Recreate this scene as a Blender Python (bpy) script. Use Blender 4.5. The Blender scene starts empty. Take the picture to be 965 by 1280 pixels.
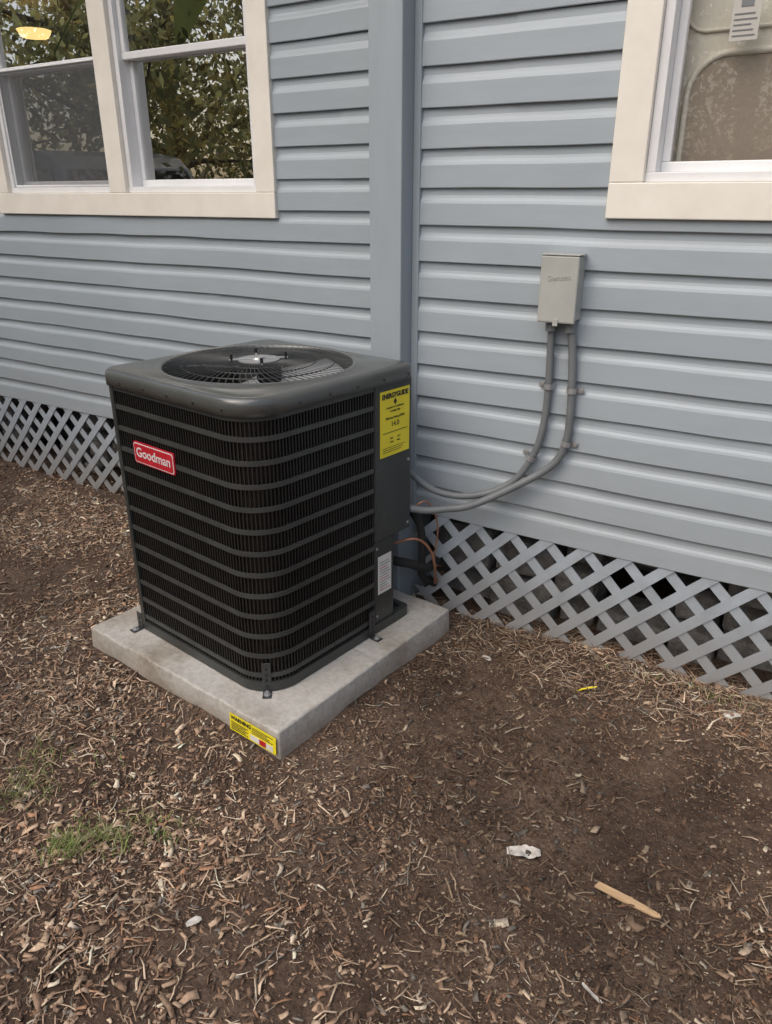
import bpy, bmesh, math, random
import numpy as np
from mathutils import Vector, Matrix, noise
random.seed(7); rng=np.random.default_rng(11)
scene=bpy.context.scene
R=math.radians

# ---------------------------------------------------------------- helpers
def link(o,parent=None):
    scene.collection.objects.link(o)
    if parent is not None: o.parent=parent
    return o
def empty(name,loc=(0,0,0),rotz=0):
    e=bpy.data.objects.new(name,None); e.location=loc; e.rotation_euler=(0,0,rotz); e.empty_display_size=.1
    return link(e)
def meshobj(name,verts,faces,mat=None,parent=None,smooth=False):
    m=bpy.data.meshes.new(name); m.from_pydata([tuple(v) for v in verts],[],faces); m.update()
    if mat: m.materials.append(mat)
    if smooth: m.polygons.foreach_set('use_smooth',[True]*len(m.polygons))
    return link(bpy.data.objects.new(name,m),parent)
def bevel(o,w,seg=2):
    b=o.modifiers.new('bevel','BEVEL'); b.width=w; b.segments=seg; b.limit_method='ANGLE'; b.angle_limit=R(35)
    return o
def box(name,x0,x1,y0,y1,z0,z1,mat,parent=None,bv=0):
    v=[(x0,y0,z0),(x1,y0,z0),(x1,y1,z0),(x0,y1,z0),(x0,y0,z1),(x1,y0,z1),(x1,y1,z1),(x0,y1,z1)]
    f=[(0,3,2,1),(4,5,6,7),(0,1,5,4),(1,2,6,5),(2,3,7,6),(3,0,4,7)]
    o=meshobj(name,v,f,mat,parent)
    if bv: bevel(o,bv)
    return o
def cyl(name,p,r,h,mat,parent=None,axis='Z',n=24,r2=None):
    r2=r if r2 is None else r2
    v=[];
    for k,(zz,rr) in enumerate(((0,r),(h,r2))):
        for i in range(n):
            a=2*math.pi*i/n; v.append((rr*math.cos(a),rr*math.sin(a),zz))
    f=[(i,(i+1)%n,n+(i+1)%n,n+i) for i in range(n)]
    f.append(tuple(range(n-1,-1,-1))); f.append(tuple(range(n,2*n)))
    def tr(q):
        x,y,z=q
        if axis=='X': x,y,z=z,x,y
        if axis=='Y': x,y,z=y,z,x
        return (x+p[0],y+p[1],z+p[2])
    return meshobj(name,[tr(q) for q in v],f,mat,parent)
def crom(pts,n=10):
    P=[Vector(p) for p in pts]; P=[P[0]*2-P[1]]+P+[P[-1]*2-P[-2]]; out=[]
    for i in range(1,len(P)-2):
        for k in range(n):
            t=k/n
            out.append(.5*((2*P[i])+(P[i+1]-P[i-1])*t+(2*P[i-1]-5*P[i]+4*P[i+1]-P[i+2])*t*t+(-P[i-1]+3*P[i]-3*P[i+1]+P[i+2])*t**3))
    out.append(P[-2]); return out
def tube(name,paths,r,mat,parent=None,res=3):
    c=bpy.data.curves.new(name,'CURVE'); c.dimensions='3D'; c.bevel_depth=r; c.bevel_resolution=res; c.use_fill_caps=True
    for pts in paths:
        s=c.splines.new('POLY'); s.points.add(len(pts)-1)
        for q,p in zip(s.points,pts): q.co=(p[0],p[1],p[2],1)
        s.use_smooth=True
    c.materials.append(mat)
    return link(bpy.data.objects.new(name,c),parent)
def text(name,body,size,mat,parent,loc,rot,extrude=.0004,align='CENTER',xs=1.0):
    c=bpy.data.curves.new(name,'FONT'); c.body=body; c.size=size; c.extrude=extrude
    c.align_x=align; c.align_y='CENTER'; c.materials.append(mat)
    o=bpy.data.objects.new(name,c); o.location=loc; o.rotation_euler=rot; o.scale=(xs,1,1)
    return link(o,parent)

# ---------------------------------------------------------------- materials
class NT:
    def __init__(s,name):
        s.m=bpy.data.materials.new(name); s.m.use_nodes=True; s.t=s.m.node_tree; s.t.nodes.clear()
        s.out=s.n('ShaderNodeOutputMaterial'); s.b=s.n('ShaderNodeBsdfPrincipled'); s.l(s.b,0,s.out,0)
        s.tc=s.n('ShaderNodeTexCoord')
    def n(s,t,**k):
        x=s.t.nodes.new(t)
        for a,v in k.items(): setattr(x,a,v)
        return x
    def l(s,a,i,b,j): s.t.links.new(a.outputs[i],b.inputs[j])
    def noise(s,scale,detail=4,rough=.55,vec=None,coord='Object',stretch=None):
        t=s.n('ShaderNodeTexNoise'); t.inputs['Scale'].default_value=scale; t.inputs['Detail'].default_value=detail; t.inputs['Roughness'].default_value=rough
        if stretch:
            mp=s.n('ShaderNodeMapping'); mp.inputs['Scale'].default_value=stretch; s.l(s.tc,coord,mp,0); s.l(mp,0,t,0)
        else: s.l(s.tc,coord,t,0)
        return t
    def ramp(s,src,stops,idx=0):
        r=s.n('ShaderNodeValToRGB'); s.l(src,idx,r,0)
        while len(r.color_ramp.elements)<len(stops): r.color_ramp.elements.new(.5)
        for e,(p,c) in zip(r.color_ramp.elements,stops):
            e.position=p; e.color=(*c,1) if len(c)==3 else c
        return r
    def bump(s,src,strength,dist=.01,idx=0,prev=None):
        b=s.n('ShaderNodeBump'); b.inputs['Strength'].default_value=strength; b.inputs['Distance'].default_value=dist
        s.l(src,idx,b,'Height')
        if prev: s.l(prev,0,b,'Normal')
        s.l(b,0,s.b,'Normal'); return b
def mat(name,c1,c2=None,rough=.5,scale=8,metal=0,bump=0,bscale=60,stretch=None,bdist=.002,rvar=0,spec=.5,detail=4):
    m=NT(name); c2=c2 or tuple(x*.82 for x in c1)
    t=m.noise(scale,detail,.6,stretch=stretch)
    r=m.ramp(t,[(.3,c2),(.7,c1)]); m.l(r,0,m.b,'Base Color')
    m.b.inputs['Roughness'].default_value=rough; m.b.inputs['Metallic'].default_value=metal
    m.b.inputs['Specular IOR Level'].default_value=spec
    if rvar:
        rr=m.ramp(t,[(.3,(rough+rvar,)*3),(.7,(rough-rvar,)*3)]); m.l(rr,0,m.b,'Roughness')
    if bump:
        t2=m.noise(bscale,3,.6,stretch=stretch); m.bump(t2,bump,bdist)
    return m.m

M={}
def siding_mat():
    m=NT('vinyl_siding_paint')
    a=m.noise(1.3,5,.6,stretch=(1,1,1.8)); b=m.noise(9,5,.7,stretch=(.5,1,3))
    ra=m.ramp(a,[(.3,(.328,.374,.408)),(.7,(.368,.412,.446))])
    rb=m.ramp(b,[(.25,(.94,.935,.93)),(.6,(1,1,1))])
    mx=m.n('ShaderNodeMix',data_type='RGBA',blend_type='MULTIPLY'); mx.inputs['Factor'].default_value=1
    m.l(ra,0,mx,6); m.l(rb,0,mx,7)
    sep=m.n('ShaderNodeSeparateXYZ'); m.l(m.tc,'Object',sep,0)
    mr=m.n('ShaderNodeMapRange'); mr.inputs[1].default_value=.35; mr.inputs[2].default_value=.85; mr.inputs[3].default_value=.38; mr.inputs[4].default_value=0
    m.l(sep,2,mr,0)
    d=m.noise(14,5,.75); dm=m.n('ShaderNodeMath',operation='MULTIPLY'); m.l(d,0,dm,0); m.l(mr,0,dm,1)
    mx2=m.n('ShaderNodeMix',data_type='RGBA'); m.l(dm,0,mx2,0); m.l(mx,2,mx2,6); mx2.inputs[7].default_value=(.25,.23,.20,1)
    m.l(mx2,2,m.b,'Base Color'); m.b.inputs['Roughness'].default_value=.42
    g=m.noise(40,3,.6,stretch=(.25,1,6)); m.bump(g,.12,.002)
    return m.m
M['siding']=siding_mat()
M['trimblue']=mat('corner_board_paint',(.335,.376,.405),(.30,.34,.365),rough=.5,scale=5,bump=.15,bscale=30,stretch=(4,4,.5))
def lat_mat():
    m=NT('lattice_plastic')
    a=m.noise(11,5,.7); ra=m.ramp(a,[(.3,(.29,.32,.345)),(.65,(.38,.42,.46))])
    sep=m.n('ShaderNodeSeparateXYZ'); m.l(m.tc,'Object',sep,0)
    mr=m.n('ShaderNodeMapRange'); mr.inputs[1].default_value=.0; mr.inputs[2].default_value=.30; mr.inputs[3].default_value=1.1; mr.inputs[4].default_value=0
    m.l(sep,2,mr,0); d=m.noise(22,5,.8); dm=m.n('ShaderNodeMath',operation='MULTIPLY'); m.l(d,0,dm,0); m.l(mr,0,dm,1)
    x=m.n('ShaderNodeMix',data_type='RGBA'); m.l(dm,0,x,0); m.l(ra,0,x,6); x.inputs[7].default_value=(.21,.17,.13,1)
    m.l(x,2,m.b,'Base Color'); m.b.inputs['Roughness'].default_value=.55; return m.m
M['lattice']=lat_mat()
M['casing']=mat('cream_painted_wood',(.86,.815,.73),(.76,.71,.625),rough=.5,scale=7,bump=.25,bscale=40,detail=7)
M['vinyl']=mat('white_window_vinyl',(.80,.80,.80),(.72,.72,.72),rough=.35,scale=6)
M['found']=mat('foundation_block',(.27,.26,.245),(.09,.08,.075),rough=.95,scale=9,bump=.8,bscale=25,bdist=.02)
M['interior']=mat('interior_wall_paint',(.26,.23,.19),(.22,.19,.15),rough=.8,scale=2)
M['roof']=mat('roof_shingle',(.10,.095,.09),(.05,.05,.05),rough=.95,scale=20,bump=.5)
M['white']=mat('soffit_white',(.7,.7,.68),(.62,.62,.6),rough=.6)
def glass(name,refl,rough=.0,tint=(.88,.90,.89)):
    m=NT(name); m.t.nodes.remove(m.b)
    tr=m.n('ShaderNodeBsdfTransparent'); tr.inputs[0].default_value=(*tint,1)
    gl=m.n('ShaderNodeBsdfGlossy'); gl.inputs['Roughness'].default_value=rough; gl.inputs[0].default_value=(.95,.95,.93,1)
    fr=m.n('ShaderNodeLayerWeight'); fr.inputs[0].default_value=.5
    pw=m.n('ShaderNodeMath',operation='POWER'); pw.inputs[1].default_value=4; m.l(fr,'Facing',pw,0)
    mr=m.n('ShaderNodeMapRange'); mr.inputs[3].default_value=refl; mr.inputs[4].default_value=1
    m.l(pw,0,mr,0)
    mx=m.n('ShaderNodeMixShader'); m.l(mr,0,mx,0); m.l(tr,0,mx,1); m.l(gl,0,mx,2); m.l(mx,0,m.out,0)
    nz=m.noise(1.5,1); bp=m.n('ShaderNodeBump'); bp.inputs['Strength'].default_value=.03; bp.inputs['Distance'].default_value=.02
    m.l(nz,0,bp,'Height'); m.l(bp,0,gl,'Normal')
    return m.m
M['glass']=glass('window_glass',.60); M['glass2']=glass('window_glass_clear',.08)
def screen_mat():
    m=NT('insect_screen_mesh'); m.b.inputs['Base Color'].default_value=(.13,.135,.14,1); m.b.inputs['Roughness'].default_value=.7
    tr=m.n('ShaderNodeBsdfTransparent'); mx=m.n('ShaderNodeMixShader')
    nz=m.noise(3,2); rr=m.ramp(nz,[(.3,(.40,)*3),(.7,(.46,)*3)]); m.l(rr,0,mx,0)
    m.l(tr,0,mx,1); m.l(m.b,0,mx,2); m.l(mx,0,m.out,0); return m.m
M['screen']=screen_mat()
M['acpaint']=mat('condenser_grey_paint',(.045,.048,.046),(.033,.035,.034),rough=.30,scale=6,bump=.08,bscale=250,rvar=.06)
M['actop']=mat('condenser_top_paint',(.098,.103,.098),(.072,.076,.072),rough=.20,scale=5,bump=.05,bscale=200,rvar=.06,spec=.8)
M['acband']=mat('condenser_band_paint',(.056,.059,.056),(.038,.040,.038),rough=.40,scale=12)
M['acgrille']=mat('fan_guard_wire',(.055,.057,.055),(.035,.035,.035),rough=.25,scale=12,metal=.2)
M['acwire']=mat('condenser_louver_paint',(.022,.020,.018),(.013,.012,.011),rough=.45,scale=12)
M['coil']=mat('condenser_coil_fins',(.055,.038,.028),(.017,.012,.009),rough=.5,scale=14,metal=.3,stretch=(1,1,3))
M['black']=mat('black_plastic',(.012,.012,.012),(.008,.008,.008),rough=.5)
M['galv']=mat('galvanised_steel',(.50,.50,.51),(.36,.36,.36),rough=.4,metal=.6,scale=30)
M['blade']=mat('fan_blade_aluminium',(.70,.71,.72),(.55,.56,.57),rough=.35,metal=.6,scale=10)
M['hub']=mat('fan_motor_plate',(.42,.43,.43),(.32,.32,.32),rough=.35,metal=.5,scale=20)
M['bracket']=mat('dark_bracket_steel',(.10,.10,.105),(.06,.06,.06),rough=.45,metal=.6,scale=30)
M['red']=mat('badge_red',(.50,.022,.035),(.42,.015,.025),rough=.3,scale=20)
M['badgewhite']=mat('badge_white',(.70,.66,.66),(.6,.58,.58),rough=.35)
M['yellow']=mat('label_yellow',(.86,.72,.03),(.80,.66,.02),rough=.4,scale=10)
M['labelwhite']=mat('label_white',(.72,.70,.66),(.62,.6,.56),rough=.5,scale=15)
M['ink']=mat('label_ink',(.02,.02,.02),(.015,.015,.015),rough=.6)
def conc():
    m=NT('pad_concrete')
    a=m.noise(5,7,.7); b=m.noise(70,3,.7); c=m.noise(2.2,5,.7)
    ra=m.ramp(a,[(.3,(.34,.31,.275)),(.52,(.48,.455,.415)),(.75,(.55,.53,.49))])
    rb=m.ramp(b,[(.3,(.80,.79,.78)),(.6,(1,1,1))])
    rc=m.ramp(c,[(.35,(.74,.68,.60)),(.55,(1,1,1))])
    x=m.n('ShaderNodeMix',data_type='RGBA',blend_type='MULTIPLY'); x.inputs[0].default_value=1; m.l(ra,0,x,6); m.l(rb,0,x,7)
    y=m.n('ShaderNodeMix',data_type='RGBA',blend_type='MULTIPLY'); y.inputs[0].default_value=1; m.l(x,2,y,6); m.l(rc,0,y,7)
    sep=m.n('ShaderNodeSeparateXYZ'); m.l(m.tc,'Object',sep,0)
    mr=m.n('ShaderNodeMapRange'); mr.inputs[1].default_value=.0; mr.inputs[2].default_value=.055; mr.inputs[3].default_value=.9; mr.inputs[4].default_value=0
    m.l(sep,2,mr,0); dm=m.n('ShaderNodeMath',operation='MULTIPLY'); m.l(a,0,dm,0); m.l(mr,0,dm,1)
    z=m.n('ShaderNodeMix',data_type='RGBA'); m.l(dm,0,z,0); m.l(y,2,z,6); z.inputs[7].default_value=(.19,.13,.085,1)
    m.l(z,2,m.b,'Base Color'); m.b.inputs['Roughness'].default_value=.9
    bb=m.bump(b,.35,.004); m.bump(a,.4,.01,prev=bb); return m.m
M['conc']=conc()
M['conduit']=mat('conduit_grey_pvc',(.18,.19,.195),(.135,.145,.15),rough=.5,scale=10)
M['boxgrey']=mat('disconnect_box_paint',(.44,.445,.415),(.37,.375,.345),rough=.45,scale=9,bump=.1,bscale=120)
M['copper']=mat('copper_pipe',(.55,.28,.17),(.36,.16,.10),rough=.4,metal=.6,scale=20)
M['foam']=mat('black_foam_insulation',(.018,.018,.018),(.01,.01,.01),rough=.9)
M['bark']=mat('tree_bark',(.30,.25,.20),(.13,.11,.09),rough=.95,scale=12,bump=.6,bscale=12,bdist=.03,stretch=(2,2,.5))
M['palmbark']=mat('palm_bark',(.75,.64,.50),(.34,.27,.20),rough=.9,scale=9,stretch=(2,2,1))
M['paper']=mat('paper_scrap',(.68,.66,.62),(.42,.37,.31),rough=.8,scale=60)
M['stick']=mat('wood_offcut',(.56,.38,.22),(.40,.26,.14),rough=.8,scale=20,stretch=(1,8,1))
def attrmat(name,rough,trans=0,nz=True):
    m=NT(name); a=m.n('ShaderNodeAttribute'); a.attribute_name='col'; src,si=a,0
    if nz:
        t=m.noise(160,2,.6); rr=m.ramp(t,[(.3,(.72,.72,.72)),(.7,(1.15,1.15,1.15))])
        x=m.n('ShaderNodeMix',data_type='RGBA',blend_type='MULTIPLY'); x.inputs[0].default_value=1; m.l(a,0,x,6); m.l(rr,0,x,7); src,si=x,2
    m.l(src,si,m.b,'Base Color'); m.b.inputs['Roughness'].default_value=rough; m.b.inputs['Specular IOR Level'].default_value=.25
    if trans:
        t=m.n('ShaderNodeBsdfTranslucent'); m.l(src,si,t,0); mx=m.n('ShaderNodeMixShader'); mx.inputs[0].default_value=trans
        m.l(m.b,0,mx,1); m.l(t,0,mx,2); m.l(mx,0,m.out,0)
    return m.m
M['chips']=attrmat('wood_chip',.85); M['leaf']=attrmat('leaf',.6,.5,False); M['grass']=attrmat('grass_blade',.6,.3,False)
def soil():
    m=NT('soil_mulch')
    a=m.noise(2.6,6,.7); b=m.noise(45,6,.75); v=m.n('ShaderNodeTexVoronoi'); v.inputs['Scale'].default_value=95
    m.l(m.tc,'Object',v,0)
    ra=m.ramp(a,[(.32,(.070,.046,.033)),(.52,(.140,.094,.068)),(.75,(.23,.165,.122))])
    rb=m.ramp(b,[(.3,(.50,.48,.47)),(.55,(1,1,1)),(.8,(1.7,1.65,1.6))])
    x=m.n('ShaderNodeMix',data_type='RGBA',blend_type='MULTIPLY'); x.inputs[0].default_value=1; m.l(ra,0,x,6); m.l(rb,0,x,7)
    m.l(x,2,m.b,'Base Color'); m.b.inputs['Roughness'].default_value=.95; m.b.inputs['Specular IOR Level'].default_value=.2
    b1=m.bump(b,.9,.02); m.bump(v,.4,.008,prev=b1); return m.m
M['soil']=soil()

# ---------------------------------------------------------------- ground
def H(x,y):
    x=np.asarray(x,float); y=np.asarray(y,float)
    h=.010*np.sin(2.1*x+1.3*y)+.008*np.sin(4.7*y-2.9*x+1)+.006*np.sin(9.1*x+3.3*y+2)*np.sin(7.3*y-1.1)
    h+=.004*np.sin(19*x-11*y)*np.sin(23*y+9*x)+.0025*np.sin(41*x+17*y)*np.sin(37*y-13*x)
    f=np.clip((5.5-np.abs(x+1))/1.5,0,1)*np.clip((4.5-np.abs(y+1))/1,0,1)
    h+=.03*np.exp(-((y+.02)/.18)**2)*(.4+.6*np.sin(3.3*x+.5)**2)
    return h*f-.012
def axis(a,b,s,lo,hi):
    near=np.arange(a,b,s); out=[lo,lo/3,lo/9,lo/20]; o2=[hi/20,hi/9,hi/3,hi]
    return np.concatenate([[v for v in out if v<a-.1],near,[v for v in o2 if v>b+.1]])
xs=axis(-6,4,.035,-250,250); ys=axis(-5,1.2,.035,-250,250)
GX,GY=np.meshgrid(xs,ys); GZ=H(GX,GY)
nx,ny=len(xs),len(ys)
co=np.stack([GX.ravel(),GY.ravel(),GZ.ravel()],1)
idx=np.arange(nx*ny).reshape(ny,nx)
fc=np.stack([idx[:-1,:-1].ravel(),idx[:-1,1:].ravel(),idx[1:,1:].ravel(),idx[1:,:-1].ravel()],1)
def npmesh(name,co,fc,mat,col=None,parent=None,smooth=False):
    k=fc.shape[1]; m=bpy.data.meshes.new(name)
    m.vertices.add(len(co)); m.vertices.foreach_set('co',co.astype(np.float32).ravel())
    m.loops.add(fc.size); m.loops.foreach_set('vertex_index',fc.astype(np.int32).ravel())
    m.polygons.add(len(fc)); m.polygons.foreach_set('loop_start',np.arange(0,fc.size,k,dtype=np.int32))
    m.polygons.foreach_set('loop_total',np.full(len(fc),k,dtype=np.int32))
    if smooth: m.polygons.foreach_set('use_smooth',np.ones(len(fc),bool))
    m.update(calc_edges=True); m.validate()
    if col is not None:
        a=m.attributes.new('col','FLOAT_COLOR','POINT'); a.data.foreach_set('color',np.concatenate([col,np.ones((len(col),1))],1).astype(np.float32).ravel())
    m.materials.append(mat); return link(bpy.data.objects.new(name,m),parent)
npmesh('ground',co,fc,M['soil'],smooth=True)

PC=(-1.600,-.527); PROT=R(-6.3); PHX,PHY=.478,.452
cu,su=math.cos(PROT),math.sin(PROT)
def tolocal(x,y): dx=x-PC[0]; dy=y-PC[1]; return dx*cu+dy*su, -dx*su+dy*cu

# ---------------------------------------------------------------- wood chips
pal=np.array([(.115,.073,.050),(.185,.118,.080),(.265,.172,.116),(.36,.245,.165),(.46,.33,.225),(.60,.46,.33),(.33,.185,.11),(.21,.185,.155),(.68,.57,.43)])
def bareness(x,y):
    b=np.exp(-(((x+.45)/.62)**2+((y+.62)/.42)**2)**1.3)
    b2=.8*np.exp(-(((x+2.75)/.45)**2+((y+.75)/.4)**2))
    b3=.7*np.exp(-(((x+.12)/.20)**2+((y+1.12)/.22)**2))
    return np.clip(b+b2+b3,0,1)
def patch(x,y):
    return .5+.22*np.sin(3.1*x+4.3*y)+.22*np.sin(6.7*x-5.1*y+2)+.2*np.sin(13*x+9*y)*np.sin(11*y-7*x)+.12*np.sin(29*x+5*y)*np.sin(23*y-3*x)
def density(x,y):
    return np.clip(.66+.85*(patch(x,y)-.5)-.66*bareness(x,y),.06,1)
def chips(N,lmin,lmax,asp,x0,x1,y0,y1,pw,zoff,name,tilt=.45,usedens=True,parent=None):
    x=rng.uniform(x0,x1,N); y=rng.uniform(y0,y1,N)
    lx,ly=tolocal(x,y); keep=~((np.abs(lx)<PHX+.012)&(np.abs(ly)<PHY+.012))
    if usedens: keep&=rng.random(N)<density(x,y)
    x,y=x[keep],y[keep]; N=len(x)
    L=lmin+(lmax-lmin)*rng.random(N)**2.2; W=L*rng.uniform(asp[0],asp[1],N)
    th=rng.uniform(0,2*np.pi,N); t1=rng.normal(0,tilt*.6,N); t2=rng.normal(0,tilt,N)
    ex=np.stack([np.cos(th)*np.cos(t1),np.sin(th)*np.cos(t1),np.sin(t1)],1)
    ey0=np.stack([-np.sin(th),np.cos(th),np.zeros(N)],1); nn=np.cross(ex,ey0)
    ey=ey0*np.cos(t2)[:,None]+nn*np.sin(t2)[:,None]; nn=np.cross(ex,ey)
    z=H(x,y)+zoff+.5*np.abs(np.sin(t1))*L*.6+rng.random(N)*.004
    c=np.stack([x,y,z],1); bend=(rng.normal(0,.10,N)*L)[:,None]; side=(rng.normal(0,.10,N)*L)[:,None]
    hl=(L/2)[:,None]; hw=(W/2)[:,None]; j=lambda s:rng.uniform(1-s,1+s,(N,1))
    T=(np.minimum(W*.3,.0025))[:,None]
    a=[c-ex*hl*j(.25)-ey*hw*j(.6),c+nn*bend+ey*side-ey*hw*j(.3),c+ex*hl*j(.25)-ey*hw*j(.6),c+ex*hl*j(.25)+ey*hw*j(.6),c+nn*bend+ey*side+ey*hw*j(.3),c-ex*hl*j(.25)+ey*hw*j(.6)]
    b=[p-nn*T for p in a]
    co=np.stack(a+b,1).reshape(-1,3); base=np.arange(N)[:,None]*12
    F=[(0,1,4,5),(1,2,3,4),(0,6,7,1),(1,7,8,2),(2,8,9,3),(3,9,10,4),(4,10,11,5),(5,11,6,0)]
    fc=np.concatenate([base+np.array(f) for f in F],0)
    pi=rng.choice(len(pal),N,p=pw); col=pal[pi]*rng.uniform(.7,1.3,(N,1))
    dry=(.92+.20*np.sin(1.7*x+2.3*y+1)+.42*(patch(x*.8+3,y*.8)-.5)-.30*bareness(x,y))[:,None]; col=col*np.clip(dry,.45,1.4)
    return npmesh(name,co,fc,M['chips'],np.repeat(np.clip(col,0,.85),12,0),parent)
mulch=empty('wood_chip_mulch')
pw1=np.array([.14,.19,.20,.15,.10,.05,.06,.08,.03]); pw1/=pw1.sum()
pw2=np.array([.02,.06,.13,.19,.21,.16,.07,.06,.10]); pw2/=pw2.sum()
chips(105000,.004,.026,(.12,.50),-3.6,.9,-2.1,.05,pw1,.001,'fine_chips',parent=mulch)
chips(32000,.006,.026,(.15,.5),-7.5,-2.6,-2.0,.30,pw1,.001,'far_chips',parent=mulch)
chips(1500,.020,.048,(.18,.42),-3.8,.8,-2.1,.05,pw2,.004,'large_chips',tilt=.30,parent=mulch)
chips(34000,.012,.058,(.025,.08),-3.8,.9,-2.1,.06,pw2,.004,'shredded_fibres',tilt=.25,parent=mulch)
chips(3200,.02,.08,(.02,.045),-1.0,.9,-.28,.08,pw2,.007,'dry_straw',tilt=.3,usedens=False,parent=mulch)
chips(24000,.003,.009,(.4,.9),-1.5,.6,-1.5,.02,pw1,.0,'crumbs',usedens=False,parent=mulch)
# ---------------------------------------------------------------- grass
def blades(name,spots,parent=None):
    V=[];F=[];C=[]
    for (cx,cy,sx,sy,n,ln) in spots:
        for i in range(n):
            x=random.gauss(cx,sx); y=random.gauss(cy,sy); z=float(H(x,y)); L=ln*random.uniform(.4,1.2)
            a=random.uniform(0,6.28); lean=random.uniform(.5,1.5); w=random.uniform(.0011,.0024)
            d=Vector((math.cos(a),math.sin(a),0)); s=Vector((-d.y,d.x,0))*w
            p=Vector((x,y,z)); k=len(V); g=random.uniform(.8,1.3)
            base=random.choice([(.18,.25,.07),(.24,.31,.09),(.30,.32,.13),(.42,.38,.22)])
            for t in (0,.4,.75,1):
                q=p+d*(L*lean*t*t*.8)+Vector((0,0,L*t*(1-.4*lean*t*.7)))
                V+= [q-s*(1-t*.9),q+s*(1-t*.9)]; C+=[tuple(c*g for c in base)]*2
            for j in range(3): F.append((k+2*j,k+2*j+1,k+2*j+3,k+2*j+2))
    return npmesh(name,np.array([tuple(v) for v in V]),np.array(F),M['grass'],np.array(C),parent)
blades('grass_tuft',[(-1.42,-1.56,.028,.020,190,.040),(-1.37,-1.49,.045,.018,160,.036),(-1.30,-1.41,.06,.018,90,.032),(-1.24,-1.35,.05,.015,35,.028),(-1.70,-1.50,.05,.035,120,.035),(-1.76,-1.42,.06,.04,90,.032),(-1.60,-1.35,.1,.08,40,.028),
  (-.35,-.10,.12,.02,30,.04),(-.1,-.08,.1,.02,30,.04),(-2.9,.12,.3,.04,80,.04)])

# ---------------------------------------------------------------- house
house=empty('house')
YL=.19; YR=0.0; P=.114; ZT=3.0
prof=[(.0,.0),(.0145,.0),(.0155,.002),(.0138,.066),(.0112,.074),(.0064,.082),(.0040,.090),(.0030,.1135)]
def profile(z0):
    out=[];i=0
    while z0+i*P<ZT+.2:
        for (o,z) in prof: out.append((o,z0+i*P+z,i))
        i+=1
    return out
def clip(pr,za,zb):
    out=[]
    for k in range(len(pr)-1):
        a,b=pr[k],pr[k+1]
        if b[1]<za or a[1]>zb: continue
        def at(z):
            if abs(b[1]-a[1])<1e-9: return a
            t=(z-a[1])/(b[1]-a[1]); return (a[0]+(b[0]-a[0])*t,z,a[2])
        pa=a if a[1]>=za else at(za); pb=b if b[1]<=zb else at(zb)
        if not out: out.append(pa)
        elif out[-1][:2]!=pa[:2]: out.append(pa)
        out.append(pb)
    return out
def siding(name,x0,x1,ywall,z0,holes,seams,wav):
    pr=profile(z0); V=[];F=[]
    regs=[]; cur=x0
    for (hx0,hx1,hz0,hz1) in sorted(holes):
        regs.append((cur,hx0,z0,ZT)); regs.append((hx0,hx1,z0,hz0)); regs.append((hx0,hx1,hz1,ZT)); cur=hx1
    regs.append((cur,x1,z0,ZT))
    for (xa,xb,za,zb) in regs:
        rows=clip(pr,za,zb)
        if len(rows)<2 or xb-xa<.001: continue
        n=max(2,int((xb-xa)/.05)); X=[xa+(xb-xa)*i/n for i in range(n+1)]
        sx=sorted(set(s for s in seams.values() if xa<s<xb))
        XX=[(x,0) for x in X]+[(s-1e-4,0) for s in sx]+[(s+1e-4,1) for s in sx]; XX.sort(); XX=[x for x,_ in XX]
        k0=len(V)
        for x in XX:
            for (o,z,i) in rows:
                pidx=i//2; s=seams.get(pidx)
                off=.0022 if (s is not None and x>s) else 0
                w=wav*(noise.noise(Vector((x*1.1,pidx*3.7,.3+ywall)))+.5*noise.noise(Vector((x*3.3,pidx*5.1,1.3))))
                dz=w*.006; dy=.0030*wav*noise.noise(Vector((x*2.3,z*2.1,4)))
                if z<=za+1e-6 and i>0 or z>=zb-1e-6: dz=0
                V.append((x,ywall-o-off-dy,z+dz))
        m=len(rows)
        for a in range(len(XX)-1):
            for b in range(m-1):
                q=k0+a*m+b; F.append((q,q+m,q+m+1,q+1))
    return meshobj(name,V,F,M['siding'],house)
CW=.095
WL=(-3.86,-2.056,1.418,2.78); WR=(-.684,.36,1.440,2.80)
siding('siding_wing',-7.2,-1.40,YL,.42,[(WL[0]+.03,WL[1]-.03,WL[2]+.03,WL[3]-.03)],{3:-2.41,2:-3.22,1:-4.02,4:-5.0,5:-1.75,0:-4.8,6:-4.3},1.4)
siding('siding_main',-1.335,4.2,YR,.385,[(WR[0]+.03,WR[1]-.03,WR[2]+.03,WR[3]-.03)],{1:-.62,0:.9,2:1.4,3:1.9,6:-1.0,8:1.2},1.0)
box('corner_board',-1.452,-1.329,-.092,.17,-.05,ZT,M['trimblue'],house,.004)
box('corner_board_channel',-1.329,-1.303,-.020,.02,.37,ZT,M['trimblue'],house,.003)
box('corner_board_edge_strip',-1.470,-1.452,.145,.185,.40,ZT,M['trimblue'],house,.003)

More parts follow.
